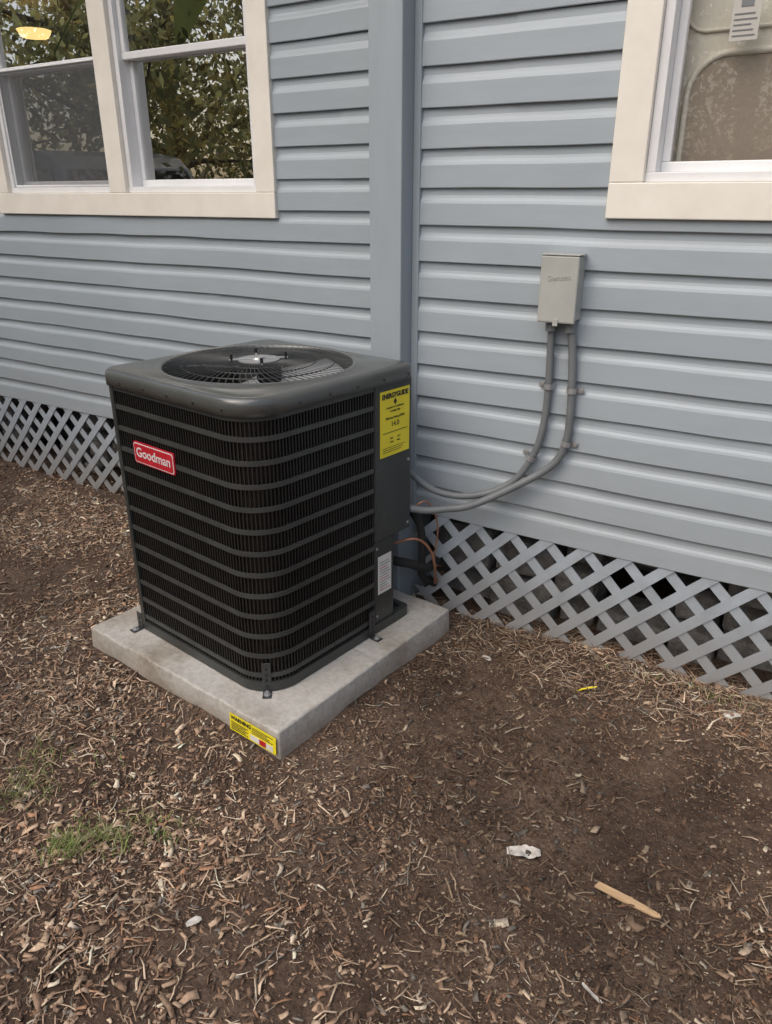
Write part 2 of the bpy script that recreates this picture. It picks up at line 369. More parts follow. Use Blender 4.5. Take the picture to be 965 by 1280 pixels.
def window(x0,x1,z0,z1,y,panes,name,screens=(),rail=None,gm='glass'):
    w=empty(name); w.parent=house
    f=y-.030; b=y+.02
    box('casing_bottom',x0,x1,f,b,z0,z0+CW,M['casing'],w,.003)
    box('casing_top',x0,x1,f,b,z1-CW,z1,M['casing'],w,.003)
    box('casing_left',x0,x0+CW,f+.002,b,z0+CW+.0006,z1-CW-.0006,M['casing'],w,.003)
    box('casing_right',x1-CW,x1,f+.002,b,z0+CW+.0006,z1-CW-.0006,M['casing'],w,.003)
    xi0,xi1=x0+CW,x1-CW; zi0,zi1=z0+CW,z1-CW
    mull=.105; wd=(xi1-xi0-mull*(panes-1))/panes
    for k in range(panes):
        a=xi0+k*(wd+mull); c=a+wd
        if k: box('mullion_casing',a-mull,a,f+.002,b,zi0+.0006,zi1-.0006,M['casing'],w,.003)
        t=.026; d0=y-.008; d1=y+.09
        box('frame_sill',a,c,d0,d1,zi0+.0008,zi0+t,M['vinyl'],w,.002)
        box('frame_head',a,c,d0,d1,zi1-t,zi1-.0008,M['vinyl'],w,.002)
        box('frame_jamb_left',a+.0008,a+t,d0+.001,d1,zi0+t,zi1-t,M['vinyl'],w,.002)
        box('frame_jamb_right',c-t,c-.0008,d0+.001,d1,zi0+t,zi1-t,M['vinyl'],w,.002)
        aa,cc,z_0,z_1=a+t,c-t,zi0+t,zi1-t
        zm=rail or (z_0+z_1)/2; s=.028
        def sash(nm,zz0,zz1,yy):
            box(nm+'_rail_bottom',aa,cc,yy,yy+.028,zz0,zz0+s,M['vinyl'],w,.003)
            box(nm+'_rail_top',aa,cc,yy,yy+.028,zz1-s,zz1,M['vinyl'],w,.003)
            box(nm+'_stile_left',aa,aa+s*.8,yy+.001,yy+.028,zz0+s,zz1-s,M['vinyl'],w,.003)
            box(nm+'_stile_right',cc-s*.8,cc,yy+.001,yy+.028,zz0+s,zz1-s,M['vinyl'],w,.003)
            q=yy+.014
            meshobj(nm+'_glass',[(aa,q,zz0+.01),(cc,q,zz0+.01),(cc,q,zz1-.01),(aa,q,zz1-.01)],[(0,1,2,3)],M[gm],w)
        sash('sash_lower',z_0,zm+.014,y+.048); sash('sash_upper',zm-.014,z_1,y+.014)
        if k in screens:
            q=y+.006
            meshobj('insect_screen',[(aa,q,z_0),(cc,q,z_0),(cc,q,zm),(aa,q,zm)],[(0,1,2,3)],M['screen'],w)
            tube('screen_frame',[[(aa+.006,q,z_0+.006),(cc-.006,q,z_0+.006),(cc-.006,q,zm),(aa+.006,q,zm),(aa+.006,q,z_0+.006)]],.006,M['vinyl'],w,1)
    return w
window(*WL,YL,2,'window',screens=(0,),rail=2.045)
window(*WR,YR,1,'window',rail=2.35,gm='glass2')
def room(name,x0,x1,y0,y1,z0,z1):
    v=[(x0,y0,z0),(x1,y0,z0),(x1,y1,z0),(x0,y1,z0),(x0,y0,z1),(x1,y0,z1),(x1,y1,z1),(x0,y1,z1)]
    return meshobj(name,v,[(0,1,2,3),(4,7,6,5),(1,5,6,2),(2,6,7,3),(3,7,4,0)],M['interior'],house)
room('interior_wing_room',-7.1,-1.5,YL+.1,4.0,.5,2.9); room('interior_main_room',-1.3,4.1,.1,4.0,.5,2.9)
lampm=NT('lamp_glow'); lampm.b.inputs['Emission Color'].default_value=(1,.66,.25,1); lampm.b.inputs['Emission Strength'].default_value=3.2
cyl('ceiling_lamp',(-6.02,2.14,2.66),.10,.05,lampm.m,house,n=32,r2=.13)
M['panel']=mat('moulded_panel',(.74,.68,.60),(.68,.62,.545),rough=.5,scale=2)
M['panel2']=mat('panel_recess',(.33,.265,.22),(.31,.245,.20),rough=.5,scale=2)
pn=box('panel',-.62,1.2,.125,.15,.9,2.75,M['panel'],house,.01)
def rrect(cx,cz,w,h,r,y,n=8):
    o=[]
    for (sx,sz,a0) in ((1,1,0),(-1,1,90),(-1,-1,180),(1,-1,270)):
        for i in range(n+1):
            a=R(a0+90*i/n); o.append((cx+sx*(w/2-r)+r*math.cos(a),y,cz+sz*(h/2-r)+r*math.sin(a)))
    return o
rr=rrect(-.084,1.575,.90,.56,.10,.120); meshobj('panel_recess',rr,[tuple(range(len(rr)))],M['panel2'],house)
tube('panel_recess_rim',[rr+[rr[0]]],.009,M['panel'],house)
rr=rrect(-.084,2.12,.96,.42,.06,.121); tube('panel_upper_rim',[rr+[rr[0]]],.005,M['panel'],house)
st=empty('window_sticker'); st.parent=house
M['stick2']=mat('sticker_faded_paper',(.52,.50,.46),(.46,.44,.40),rough=.6)
box('sticker_paper',-.434,-.366,.0550,.0562,1.87,1.985,M['stick2'],st)
for i in range(5): box('sticker_line',-.428,-.373-.006*(i%3),.0536,.0545,1.880+.012*i,1.883+.012*i,M['conduit'],st)
box('sticker_icon',-.415,-.385,.0536,.0545,1.945,1.975,M['conduit'],st)
box('eave_soffit',-7.6,4.6,-.28,0.6,ZT,ZT+.03,M['white'],house)
box('fascia',-7.6,4.6,-.31,-.282,ZT-.02,ZT+.16,M['white'],house)
meshobj('roof',[(-7.7,-.35,ZT+.17),(4.7,-.35,ZT+.17),(4.7,3.5,ZT+1.7),(-7.7,3.5,ZT+1.7),(4.7,7.4,ZT+.17),(-7.7,7.4,ZT+.17)],[(0,1,2,3),(3,2,4,5),(0,3,5),(1,4,2)],M['roof'],house)
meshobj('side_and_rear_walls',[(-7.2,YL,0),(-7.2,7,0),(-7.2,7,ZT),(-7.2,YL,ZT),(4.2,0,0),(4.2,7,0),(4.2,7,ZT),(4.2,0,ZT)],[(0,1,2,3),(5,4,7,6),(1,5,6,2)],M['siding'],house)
def blocks(name,x0,x1,y):
    V=[];F=[]
    x=x0
    while x<x1:
        w=random.uniform(.14,.40); 
        z=-.06
        while z<.40:
            h=random.uniform(.09,.2); d=random.uniform(0,.12)
            if random.random()<.72:
                k=len(V)
                g=.008
                for (a,b,c) in ((x+g,y+d,z+g),(x+w-g,y+d,z+g),(x+w-g,y+.3,z+g),(x+g,y+.3,z+g),(x+g,y+d,z+h-g),(x+w-g,y+d,z+h-g),(x+w-g,y+.3,z+h-g),(x+g,y+.3,z+h-g)):
                    V.append((a+random.uniform(-.012,.012),b+random.uniform(-.02,.02),c+random.uniform(-.012,.012)))
                F+=[tuple(k+i for i in f) for f in ((0,3,2,1),(4,5,6,7),(0,1,5,4),(1,2,6,5),(2,3,7,6),(3,0,4,7))]
            z+=h
        x+=w
    o=meshobj(name,V,F,M['found'],house); bevel(o,.015,2)
blocks('foundation_blocks',-1.3,2.2,.07); blocks('foundation_blocks_wing',-7,-1.5,.29)
box('crawl_space_back',-7.1,4.1,.75,.8,-.1,.5,M['found'],house)
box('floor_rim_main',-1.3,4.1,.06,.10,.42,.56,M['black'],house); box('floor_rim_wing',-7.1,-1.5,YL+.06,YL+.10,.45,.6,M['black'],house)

def lattice(name,x0,x1,y,z0,z1,parent):
    hp=.136; w=.035*math.sqrt(2)/2; t=.004
    V=[];F=[]
    Hh=z1-z0
    for layer,(sgn,yy) in enumerate(((1,y),(-1,y+t+.0015))):
        n=int((x1-x0+2*Hh)/hp)+2
        for i in range(n):
            xb=x0-Hh+i*hp
            if sgn==1: xa,za,xc,zc=xb,z0,xb+Hh,z1
            else: xa,za,xc,zc=xb+Hh,z0,xb,z1
            seg=12; pts=[]
            for k in range(seg+1):
                s=k/seg; X=xa+(xc-xa)*s; Z=za+(zc-za)*s
                if x0+.02<X<x1-.02: pts.append((X,Z))
            if len(pts)<2: continue
            k0=len(V)
            for (X,Z) in pts:
                wz=.008*noise.noise(Vector((X*2,Z*2,layer*3.)))
                yo=yy+.006*noise.noise(Vector((X*1.5,Z*3,9)))
                for (dx,dy) in ((-w,0),(w,0),(w,t),(-w,t)): V.append((X+dx+wz,yo+dy,Z))
            for k in range(len(pts)-1):
                q=k0+4*k
                for e in range(4): F.append((q+e,q+(e+1)%4,q+4+(e+1)%4,q+4+e))
            F.append((k0,k0+3,k0+2,k0+1)); q=k0+4*(len(pts)-1); F.append((q,q+1,q+2,q+3))
    return meshobj(name,V,F,M['lattice'],parent)
lat=empty('lattice_skirting')
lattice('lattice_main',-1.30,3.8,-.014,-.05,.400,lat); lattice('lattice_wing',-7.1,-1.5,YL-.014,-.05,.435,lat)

# ---------------------------------------------------------------- pad
pad=empty('concrete_pad',(PC[0],PC[1],0),PROT)
def padmesh():
    hx,hy=PHX,PHY; bm=bmesh.new()
    bmesh.ops.create_cube(bm,size=1)
    for v in bm.verts:
        top=v.co.z>0; s=1 if not top else .988
        v.co=Vector((v.co.x*2*hx*s,v.co.y*2*hy*s,.08 if top else -.03))
    bmesh.ops.bevel(bm,geom=[e for e in bm.edges],offset=.009,segments=3,affect='EDGES',profile=.6)
    bmesh.ops.subdivide_edges(bm,edges=[e for e in bm.edges if e.calc_length()>.3],cuts=50,use_grid_fill=True)
    for v in bm.verts:
        n=noise.noise(v.co*9)*.0030+noise.noise(v.co*30)*.0022; v.co+=Vector((n,n*.8,n*.5))
        if abs(v.co.y-.02)<.008: v.co.z-=.002
    m=bpy.data.meshes.new('slab'); bm.to_mesh(m); bm.free(); m.materials.append(M['conc'])
    return link(bpy.data.objects.new('slab',m),pad)
padmesh()
pl=empty('pad_label'); pl.parent=pad; pl.location=(0.018,-PHY-.0035,.030); pl.rotation_euler=(R(-3),0,0)
box('sticker',.255,.452,-.0012,.0,-.024,.034,M['yellow'],pl)
box('sticker_white',.345,.44,-.0022,-.0014,-.019,-.001,M['labelwhite'],pl)
box('sticker_red',.385,.412,-.0032,-.0024,-.018,.000,M['red'],pl)
text('sticker_title','WARNING',.018,M['ink'],pl,(.305,-.0018,.022),(R(90),0,0)).data.offset=.0006
for i in range(5): box('sticker_line',.262,.335-.01*(i%2),-.0020,-.0013,-.018+.006*i,-.0155+.006*i,M['ink'],pl)
for i in range(4): box('sticker_line',.352,.44-.012*(i%3),-.0020,-.0013,.006+.006*i,.0082+.006*i,M['ink'],pl)

# ---------------------------------------------------------------- condenser
UC=(-1.588,-.532); UROT=R(-8.5)
ac=empty('air_conditioner_condenser',(UC[0],UC[1],.084),UROT)
HU=.925; h=.343
def perim(hx,rad,step=.006):
    rbl,rfl,rfr,rbr=rad; pts=[]
    def line(a,b,n):
        L=math.dist(a,b); k=max(1,int(L/step))
        for i in range(k): t=i/k; pts.append((a[0]+(b[0]-a[0])*t,a[1]+(b[1]-a[1])*t,n[0],n[1]))
    def arc(c,r,a0,a1):
        k=max(4,int(abs(R(a1-a0))*r/step))
        for i in range(k):
            a=R(a0+(a1-a0)*i/k); pts.append((c[0]+r*math.cos(a),c[1]+r*math.sin(a),math.cos(a),math.sin(a)))
    line((-hx,hx-rbl),(-hx,-hx+rfl),(-1,0)); arc((-hx+rfl,-hx+rfl),rfl,180,270)
    line((-hx+rfl,-hx),(hx-rfr,-hx),(0,-1)); arc((hx-rfr,-hx+rfr),rfr,270,360)
    line((hx,-hx+rfr),(hx,hx-rbr),(1,0)); arc((hx-rbr,hx-rbr),rbr,0,90)
    line((hx-rbr,hx),(-hx+rbl,hx),(0,1)); arc((-hx+rbl,hx-rbl),rbl,90,180)
    return pts
RAD=(.06,.045,.12,.02)
per=perim(h,RAD)
PANEL=h-.185
def oncoil(p):
    x,y,nx,ny=p
    if nx>.95 and y>PANEL: return False
    if ny>.5: return False
    if x>h-.05 and y>PANEL: return False
    return True
coil=[p for p in per if oncoil(p)]
def strip(name,pts,off0,off1,z0,z1,m):
    V=[];F=[]
    for (x,y,nx,ny) in pts:
        for (o,z) in ((off1,z0),(off1,z1),(off0,z1),(off0,z0)): V.append((x+nx*o,y+ny*o,z))
    for i in range(len(pts)-1):
        q=4*i
        for e in range(4): F.append((q+e,q+(e+1)%4,q+4+(e+1)%4,q+4+e))
    F.append((0,1,2,3)); q=4*(len(pts)-1); F.append((q+3,q+2,q+1,q))
    return meshobj(name,V,F,m,ac)
strip('coil_fins',coil,-.03,-.020,.03,HU-.05,M['coil'])
nb=12; zb0=.055; zb1=HU-.115
for i in range(nb):
    z=zb0+(zb1-zb0)*i/(nb-1)
    strip('guard_band',coil,-.004,.0015,z-.0072,z+.0072,M['acband'])
V=[];F=[]; acc=0; last=None
for p in coil:
    if last: acc+=math.dist(p[:2],last[:2])
    last=p
    if acc>=.0115:
        acc=0; x,y,nx,ny=p; tx,ty=-ny,nx; w=.0019
        k=len(V)
        for z in (.03,HU-.05):
            for (s,o) in ((-w,-.002),(w,-.002),(w,-.010),(-w,-.010)): V.append((x+tx*s+nx*o,y+ty*s+ny*o,z))
        F+=[(k,k+1,k+5,k+4),(k+1,k+2,k+6,k+5),(k+2,k+3,k+7,k+6),(k+3,k,k+4,k+7)]
meshobj('guard_louvres',V,F,M['acwire'],ac)
full=per+[per[0]]
strip('base_pan',full,-.02,.004,0.0,.032,M['acpaint']); 
meshobj('base_floor',[(p[0],p[1],.02) for p in per],[tuple(range(len(per)))],M['acpaint'],ac)
strip('upper_guard_strip',coil,-.006,.002,HU-.064,HU-.045,M['acpaint'])
def postat(idx0,idx1,nm): strip(nm,coil[idx0:idx1],-.012,.004,.0325,HU-.045,M['acpaint'])
fl=[i for i,p in enumerate(coil) if p[3]<-.4 and p[0]<0 and p[0]<-h+.045]
ifl=fl[-1]; postat(max(0,ifl-9),ifl+3,'corner_post')
postat(len(coil)-5,len(coil),'coil_edge_post')
b=bevel(box('control_panel',h-.10,h+.003,PANEL,h+.002,.345,HU-.046,M['acpaint'],ac),.006,3)
lowp=[(h-.002,PANEL),(h-.002,h-.085),(h-.06,h-.02),(h-.2,h-.02),(h-.2,PANEL)]
V=[(x,y,.0325) for x,y in lowp]+[(x,y,.3445) for x,y in lowp]; n=len(lowp)
lo=meshobj('valve_cover',V,[(i,(i+1)%n,n+(i+1)%n,n+i) for i in range(n)]+[tuple(range(n-1,-1,-1)),tuple(range(n,2*n))],M['acpaint'],ac); bevel(lo,.004)
box('rear_panel',-h+.06,h-.102,h-.012,h-.001,.0325,HU-.046,M['acpaint'],ac)
for z in (.37,.60,.84): cyl('panel_screw',(h+.002,h-.015,z),.005,.003,M['galv'],ac,'X',10)
for z in (.06,.32): cyl('cover_screw',(h-.003,PANEL+.012,z),.005,.003,M['galv'],ac,'X',10)
cyl('inner_core',(0,0,.03),.27,HU-.35,M['black'],ac,n=40)
cp=perim(h+.010,(.07,.055,.13,.035),.012); N=len(cp)
loops=[]
loops.append([(p[0]-p[2]*.004,p[1]-p[3]*.004,HU-.050) for p in cp])
loops.append([(p[0],p[1],HU-.050) for p in cp])
for (ins,z) in ((0,HU-.018),(.002,HU-.010),(.007,HU-.004),(.015,HU-.0005),(.024,HU+.0006)):
    loops.append([(p[0]-p[2]*ins,p[1]-p[3]*ins,z) for p in cp])
ang=[math.atan2(p[1],p[0]) for p in cp]
for (r,z) in ((.318,.003),(.314,.006),(.308,.009),(.302,.009),(.297,.006),(.294,0),(.293,-.008),(.292,-.16)):
    loops.append([(r*math.cos(a),r*math.sin(a),HU+z) for a in ang])
V=[q for L in loops for q in L]; F=[]
for k in range(len(loops)-1):
    for i in range(N): F.append((k*N+i,k*N+(i+1)%N,(k+1)*N+(i+1)%N,(k+1)*N+i))
cap=meshobj('top_cap',V,F,M['actop'],ac,True)
for i in range(0,N,max(1,N//22)):
    p=cp[i]
    s=cyl('cap_screw',(0,0,HU-.034),.004,.004,M['bracket'],ac,'X',8)
    for v in s.data.vertices:
        dx,dy=v.co.x,v.co.y; v.co=Vector((p[0]+p[2]*dx-p[3]*dy,p[1]+p[3]*dx+p[2]*dy,v.co.z))
V=[];F=[]
for b_ in range(3):
    a0=b_*2*math.pi/3+3.9
    for i in range(11):
        a=a0+i*.145
        for r in (.06,.12,.20,.28): V.append((r*math.cos(a+r*1.2),r*math.sin(a+r*1.2),HU-.065+.045*(i/10)**1.3))
    k=b_*44
    for i in range(10):
        for j in range(3): q=k+i*4+j; F.append((q,q+4,q+5,q+1))
meshobj('fan_blades',V,F,M['blade'],ac,True)
cyl('fan_motor',(0,0,HU-.16),.07,.15,M['black'],ac,n=32)
def gz(r): return HU+.005+.010*(1-(r/.3)**2)
paths=[]
for i in range(80):
    a=i*2*math.pi/80; pth=[]
    for k in range(9):
        r=.070+(.300-.070)*k/8; aa=a+.22*(k/8)**1.2
        pth.append((r*math.cos(aa),r*math.sin(aa),gz(r)))
    paths.append(pth)
tube('grille_spokes',paths,.0012,M['acgrille'],ac,1)
rings=[]
for r in (.070,.115,.18,.24,.298):
    rings.append([(r*math.cos(t*2*math.pi/72),r*math.sin(t*2*math.pi/72),gz(r)-.002) for t in range(73)])
tube('grille_rings',rings,.0018,M['acgrille'],ac,1)
cyl('motor_plate',(0,0,HU+.0145),.066,.0035,M['hub'],ac,n=32); cyl('motor_boss',(0,0,HU+.018),.022,.006,M['hub'],ac,n=24,r2=.018)
for k in range(4):
    a=R(45+90*k+10); r=.085
    cyl('motor_bolt',(r*math.cos(a),r*math.sin(a),HU+.010),.005,.026,M['black'],ac,n=8)
    tube('motor_arm',[[(.02*math.cos(a),.02*math.sin(a),HU+.019),(.092*math.cos(a),.092*math.sin(a),HU+.018)]],.004,M['hub'],ac,1)
badge=empty('brand_badge'); badge.parent=ac; badge.location=(-.108,-h-.0055,.680)
def plate(nm,w,hh,r,y0,y1,m,parent):
    o=rrect(0,0,w,hh,r,y0); o2=[(a,y1,c) for a,_,c in o]; n=len(o)
    return meshobj(nm,o+o2,[tuple(range(n-1,-1,-1)),tuple(range(n,2*n))]+[(i,(i+1)%n,n+(i+1)%n,n+i) for i in range(n)],m,parent)
plate('badge_edge',.210,.070,.010,.0005,.005,M['red'],badge)
plate('badge_border',.202,.063,.009,-.0006,.0004,M['badgewhite'],badge)
plate('badge_field',.196,.057,.008,-.0016,-.0007,M['red'],badge)
tx=text('badge_lettering','Goodman',.042,M['badgewhite'],badge,(0,-.0021,.0015),(R(90),0,0),xs=1.05); tx.data.offset=.0006
el=empty('energy_label'); el.parent=ac; el.location=(h+.0045,PANEL+.098,.745)
box('label_sheet',-.0008,.0,-.074,.074,-.108,.108,M['yellow'],el)
rot=(R(90),0,R(90))
text('label_title','ENERGYGUIDE',.022,M['ink'],el,(.0006,0,.090),rot,xs=.88).data.offset=.0009
for (t,sz,z) in (('Central Air Conditioner',.009,.052),('Cooling Only',.009,.040),('Efficiency Rating (SEER)',.010,.018),('14.0',.024,-.004),('14.0         15.5',.009,-.050),('Least        Most',.008,-.062)):
    text('label_text',t,sz,M['ink'],el,(.0006,0,z),rot)
text('label_arrow','\u2666',.02,M['ink'],el,(.0006,0,.068),rot)
box('label_rule',.0001,.0007,-.06,.06,-.030,-.028,M['ink'],el); 
for i in range(3): box('label_line',.0001,.0007,-.062,.05-.01*i,-.080-.007*i,-.0785-.007*i,M['ink'],el)
wl=empty('spec_label'); wl.parent=ac; wl.location=(h-.0008,PANEL+.050,.215)
box('label_sheet',.0,.0008,-.034,.036,-.072,.072,M['labelwhite'],wl)
for i in range(11): box('label_line',.0010,.0016,-.026,.028-.008*(i%3),-.058+.0105*i,-.0560+.0105*i,M['conduit'] if i%4 else M['red'],wl)
def bracket(x,y,rz,hgt=.10):
    e=empty('tie_down_bracket'); e.parent=ac; e.location=(x,y,0); e.rotation_euler=(0,0,rz)
    box('upright',-.014,.014,-.004,-.001,-.002,hgt,M['bracket'],e,.001)
    box('foot',-.014,.014,-.040,-.0042,-.003,0.0,M['bracket'],e,.001)
    for k in range(int(hgt/.024)): cyl('hole',(0,-.0052,.018+.02*k),.004,.0011,M['black'],e,'Y',10)
    cyl('anchor_bolt',(0,-.024,0),.006,.012,M['galv'],e,n=6); cyl('washer',(0,-.024,0.0002),.011,.002,M['galv'],e,n=16)
bracket(h-.039,-h+.033,R(45)); bracket(-h+.02,-h-.003,0,.06); bracket(h+.004,h-.21,R(90),.10)

# ---------------------------------------------------------------- disconnect box
db=empty('electrical_disconnect_box')
bx0,bx1,bz0,bz1=-.846,-.728,1.146,1.338
box('body',bx0+.004,bx1-.004,-.072,-.0135,bz0+.003,bz1-.003,M['boxgrey'],db,.003)
box('cover',bx0,bx1,-.086,-.0725,bz0-.004,bz1,M['boxgrey'],db,.005)
box('cover_top_lip',bx0-.001,bx1+.001,-.088,-.020,bz1+.0005,bz1+.004,M['boxgrey'],db,.0015)
box('latch',-.794,-.778,-.090,-.0865,bz0-.012,bz0+.010,M['boxgrey'],db,.001)
text('embossing','Siemens',.022,M['boxgrey'],db,(-.786,-.0863,1.275),(R(90),R(-6),0),extrude=.0014)
# ---------------------------------------------------------------- conduits
cd=empty('electrical_conduit')
A=[(-.812,-.042,1.15),(-.811,-.036,1.06),(-.808,-.034,.94),(-.812,-.034,.82),(-.832,-.038,.715),(-.880,-.048,.620),(-.935,-.065,.570),(-1.0,-.09,.540),(-1.08,-.11,.525),(-1.155,-.13,.535),(-1.215,-.155,.575),(-1.26,-.19,.63)]
B=[(-.752,-.042,1.15),(-.740,-.036,1.06),(-.732,-.034,.95),(-.728,-.034,.85),(-.732,-.034,.765),(-.766,-.040,.680),(-.865,-.070,.600),(-1.012,-.130,.512),(-1.10,-.165,.490),(-1.163,-.20,.484),(-1.22,-.235,.495),(-1.27,-.27,.51)]
tube('conduit_a',[crom(A)],.0120,M['conduit'],cd,5); tube('conduit_b',[crom(B)],.0130,M['conduit'],cd,5)
cyl('fitting_a',(-.812,-.042,1.112),.019,.036,M['conduit'],cd,n=10); cyl('fitting_b',(-.752,-.042,1.112),.019,.036,M['conduit'],cd,n=10)
def strap(x,y,z,tilt=0):
    e=empty('strap'); e.parent=cd; e.location=(x,y,z); e.rotation_euler=(0,tilt,0)
    n=10; V=[]
    for zz in (-.009,.009):
        for i in range(n+1):
            a=math.pi*i/n; V.append((-.0155*math.cos(a),-.0155*math.sin(a)-.001,zz))
    meshobj('loop',V,[(i,i+1,n+2+i,n+1+i) for i in range(n)],M['galv'],e,True)
    box('leg',.0140,.0160,-.002,.018,-.009,.009,M['galv'],e); box('leg_l',-.0160,-.0140,-.002,.018,-.009,.009,M['galv'],e)
    box('tab',.0162,.036,.012,.0145,-.009,.009,M['galv'],e)
    cyl('screw',(.028,.008,0),.006,.004,M['galv'],e,'Y',8)
strap(-.808,-.034,.935,R(180)); strap(-.731,-.034,.93); strap(-.733,-.034,.755,R(10)); strap(-.846,-.040,.688,R(205))
rl=empty('refrigerant_line_set')
tube('insulated_suction_line',[crom([(-1.30,-.25,.28),(-1.22,-.20,.26),(-1.19,-.13,.22),(-1.20,-.06,.20),(-1.21,.05,.20)])],.017,M['foam'],rl,4)
tube('copper_liquid_line',[crom([(-1.28,-.24,.34),(-1.20,-.19,.36),(-1.165,-.14,.30),(-1.165,-.10,.20),(-1.19,-.05,.12),(-1.21,.05,.12)])],.0050,M['copper'],rl,3)
tube('thermostat_wire',[crom([(-1.24,-.22,.45),(-1.18,-.16,.50),(-1.15,-.12,.40),(-1.17,-.10,.24),(-1.20,.02,.16)])],.0030,M['copper'],rl,2)
tube('insulated_riser',[crom([(-1.235,-.17,.46),(-1.20,-.16,.40),(-1.195,-.15,.30),(-1.21,-.12,.18),(-1.21,-.02,.10)])],.014,M['foam'],rl,3)

# ---------------------------------------------------------------- litter
def scrap(x,y,s,rz,m,name,asp=.55):
    n=14;V=[];F=[];w=6
    for i in range(n):
        u0=2*i/(n-1)-1; e=asp*(1-.55*abs(u0)**2.5)*(1+.35*noise.noise(Vector((u0*3,x*7,1))))
        for j in range(w):
            u=u0/2*s; v=(j/(w-1)-.5+.12*noise.noise(Vector((u0*2.5,y*9,5))))*s*e
            X=x+u*math.cos(rz)-v*math.sin(rz); Y=y+u*math.sin(rz)+v*math.cos(rz)
            V.append((X,Y,float(H(X,Y))+.007+.12*s*noise.noise(Vector((u*45,v*60,x*9)))+abs(v)*.2))
    for i in range(n-1):
        for j in range(w-1): q=i*w+j; F.append((q,q+w,q+w+1,q+1))
    return meshobj(name,V,F,m,None,True)
scrap(-.449,-.958,.085,R(30),M['paper'],'paper_scrap',.45)
scrap(-.993,-1.555,.035,R(60),M['paper'],'paper_scrap',.5)
scrap(-.876,-.246,.035,R(-10),M['paper'],'paper_scrap',.5)
scrap(-.086,-.142,.05,R(20),M['paper'],'paper_scrap',.6)
scrap(-.187,-1.244,.05,R(-20),M['paper'],'paper_scrap',.2)
scrap(-.52,-.236,.07,R(40),M['yellow'],'yellow_ribbon',.11)
x,y,L,w_=-.185,-.978,.155,.020
V=[]
for zz in (0,.006):
    V+=[(-L/2,-w_*.5,zz),(-L*.1,-w_*.55,zz),(L*.42,-w_*.35,zz),(L/2,-w_*.05,zz),(L*.46,w_*.35,zz),(0,w_*.5,zz),(-L*.46,w_*.4,zz)]
n=7; o=meshobj('wood_offcut',V,[tuple(range(n-1,-1,-1)),tuple(range(n,2*n))]+[(i,(i+1)%n,n+(i+1)%n,n+i) for i in range(n)],M['stick']); bevel(o,.001)
o.location=(x,y,float(H(x,y))+.008); o.rotation_euler=(R(3),R(3),R(-3))

# ---------------------------------------------------------------- trees behind the photographer
def taper(paths,mat_,name,parent,n=9):
    V=[];F=[]
    for pts in paths:
        k0=len(V)
        for i,(p,r) in enumerate(pts):
            p=Vector(p); q=Vector(pts[min(i+1,len(pts)-1)][0]); o=Vector(pts[max(i-1,0)][0]); d=(q-o).normalized()
            s=d.orthogonal().normalized(); t=d.cross(s)
            for j in range(n):
                a=2*math.pi*j/n; V.append(p+(s*math.cos(a)+t*math.sin(a))*r)
        for i in range(len(pts)-1):
            for j in range(n): F.append((k0+i*n+j,k0+i*n+(j+1)%n,k0+(i+1)*n+(j+1)%n,k0+(i+1)*n+j))
    return meshobj(name,V,F,mat_,parent,True)
def tree(x,y,ht,cr,seed,nleaf=9000):
    rs=random.Random(seed); rg=np.random.default_rng(seed)
    e=empty('oak_tree',(x,y,0)); paths=[]; tips=[]
    tr=[((0,0,-.1),.22),((.05,.03,ht*.2),.17),((-.05,.1,ht*.4),.14),((.1,.0,ht*.6),.09),((0,.1,ht*.85),.03)]
    paths.append(tr)
    for i in range(13):
        a=rs.uniform(0,6.28); z=ht*rs.uniform(.15,.75); L=cr*rs.uniform(.6,1.05); b=Vector((0,0,z)); tip=b+Vector((math.cos(a)*L,math.sin(a)*L,ht*rs.uniform(.05,.28)))
        mid=(b+tip)/2+Vector((0,0,.15)); paths.append([(b,.07),(mid,.045),(tip,.012)]); tips+=[tip,mid,tip+Vector((0,0,.3))]
    tips.append(Vector((0,0,ht*.9)))
    taper(paths,M['bark'],'trunk_and_limbs',e)
    T=np.array([tuple(t) for t in tips]); n=nleaf; w=rg.integers(0,len(T),n)
    c=T[w]+rg.normal(0,1,(n,3))*np.array([.55,.55,.42])*cr*.42
    c[:,2]=np.abs(c[:,2]-ht*.06)+ht*.06
    s=rg.uniform(.04,.09,n)[:,None]; d1=rg.normal(0,1,(n,3)); d1/=np.linalg.norm(d1,axis=1)[:,None]
    d2=np.cross(d1,rg.normal(0,1,(n,3))); d2/=np.linalg.norm(d2,axis=1)[:,None]
    co=np.stack([c-d1*s,c-d2*s*.5,c+d1*s,c+d2*s*.5],1).reshape(-1,3); fc=np.arange(4*n).reshape(-1,4)
    g=rg.uniform(.6,1.3,(n,1))*np.array([[.40,.40,.20]])*(.6+.8*(w[:,None]%3)/2)
    yel=rg.random(n)<.25; g[yel]*=np.array([1.5,1.25,1.0])
    npmesh('foliage',co,fc,M['leaf'],np.repeat(np.clip(g,0,.75),4,0),e)
for i,(x,y,ht,cr) in enumerate([(-9.8,-6.0,6,2.5),(-7.6,-8.5,7,2.8),(-11.5,-8.5,8,3.2),(-5.0,-10.5,6.5,2.6),(-13.0,-4.2,6.5,3.0),(-2.2,-12.5,7,2.7),(-10,-12.5,9,3.6)]):
    tree(x,y,ht,cr,20+i)
pe=empty('palm_tree',(-5.75,-4.15,0))
pts=[]
for i in range(30):
    z=i*.16-.1; pts.append(((.10*math.sin(z*.6),.05*z*.5,z),.16+(.03 if i%2 else -.015)))
taper([pts],M['palmbark'],'trunk',pe,12)
V=[];F=[]
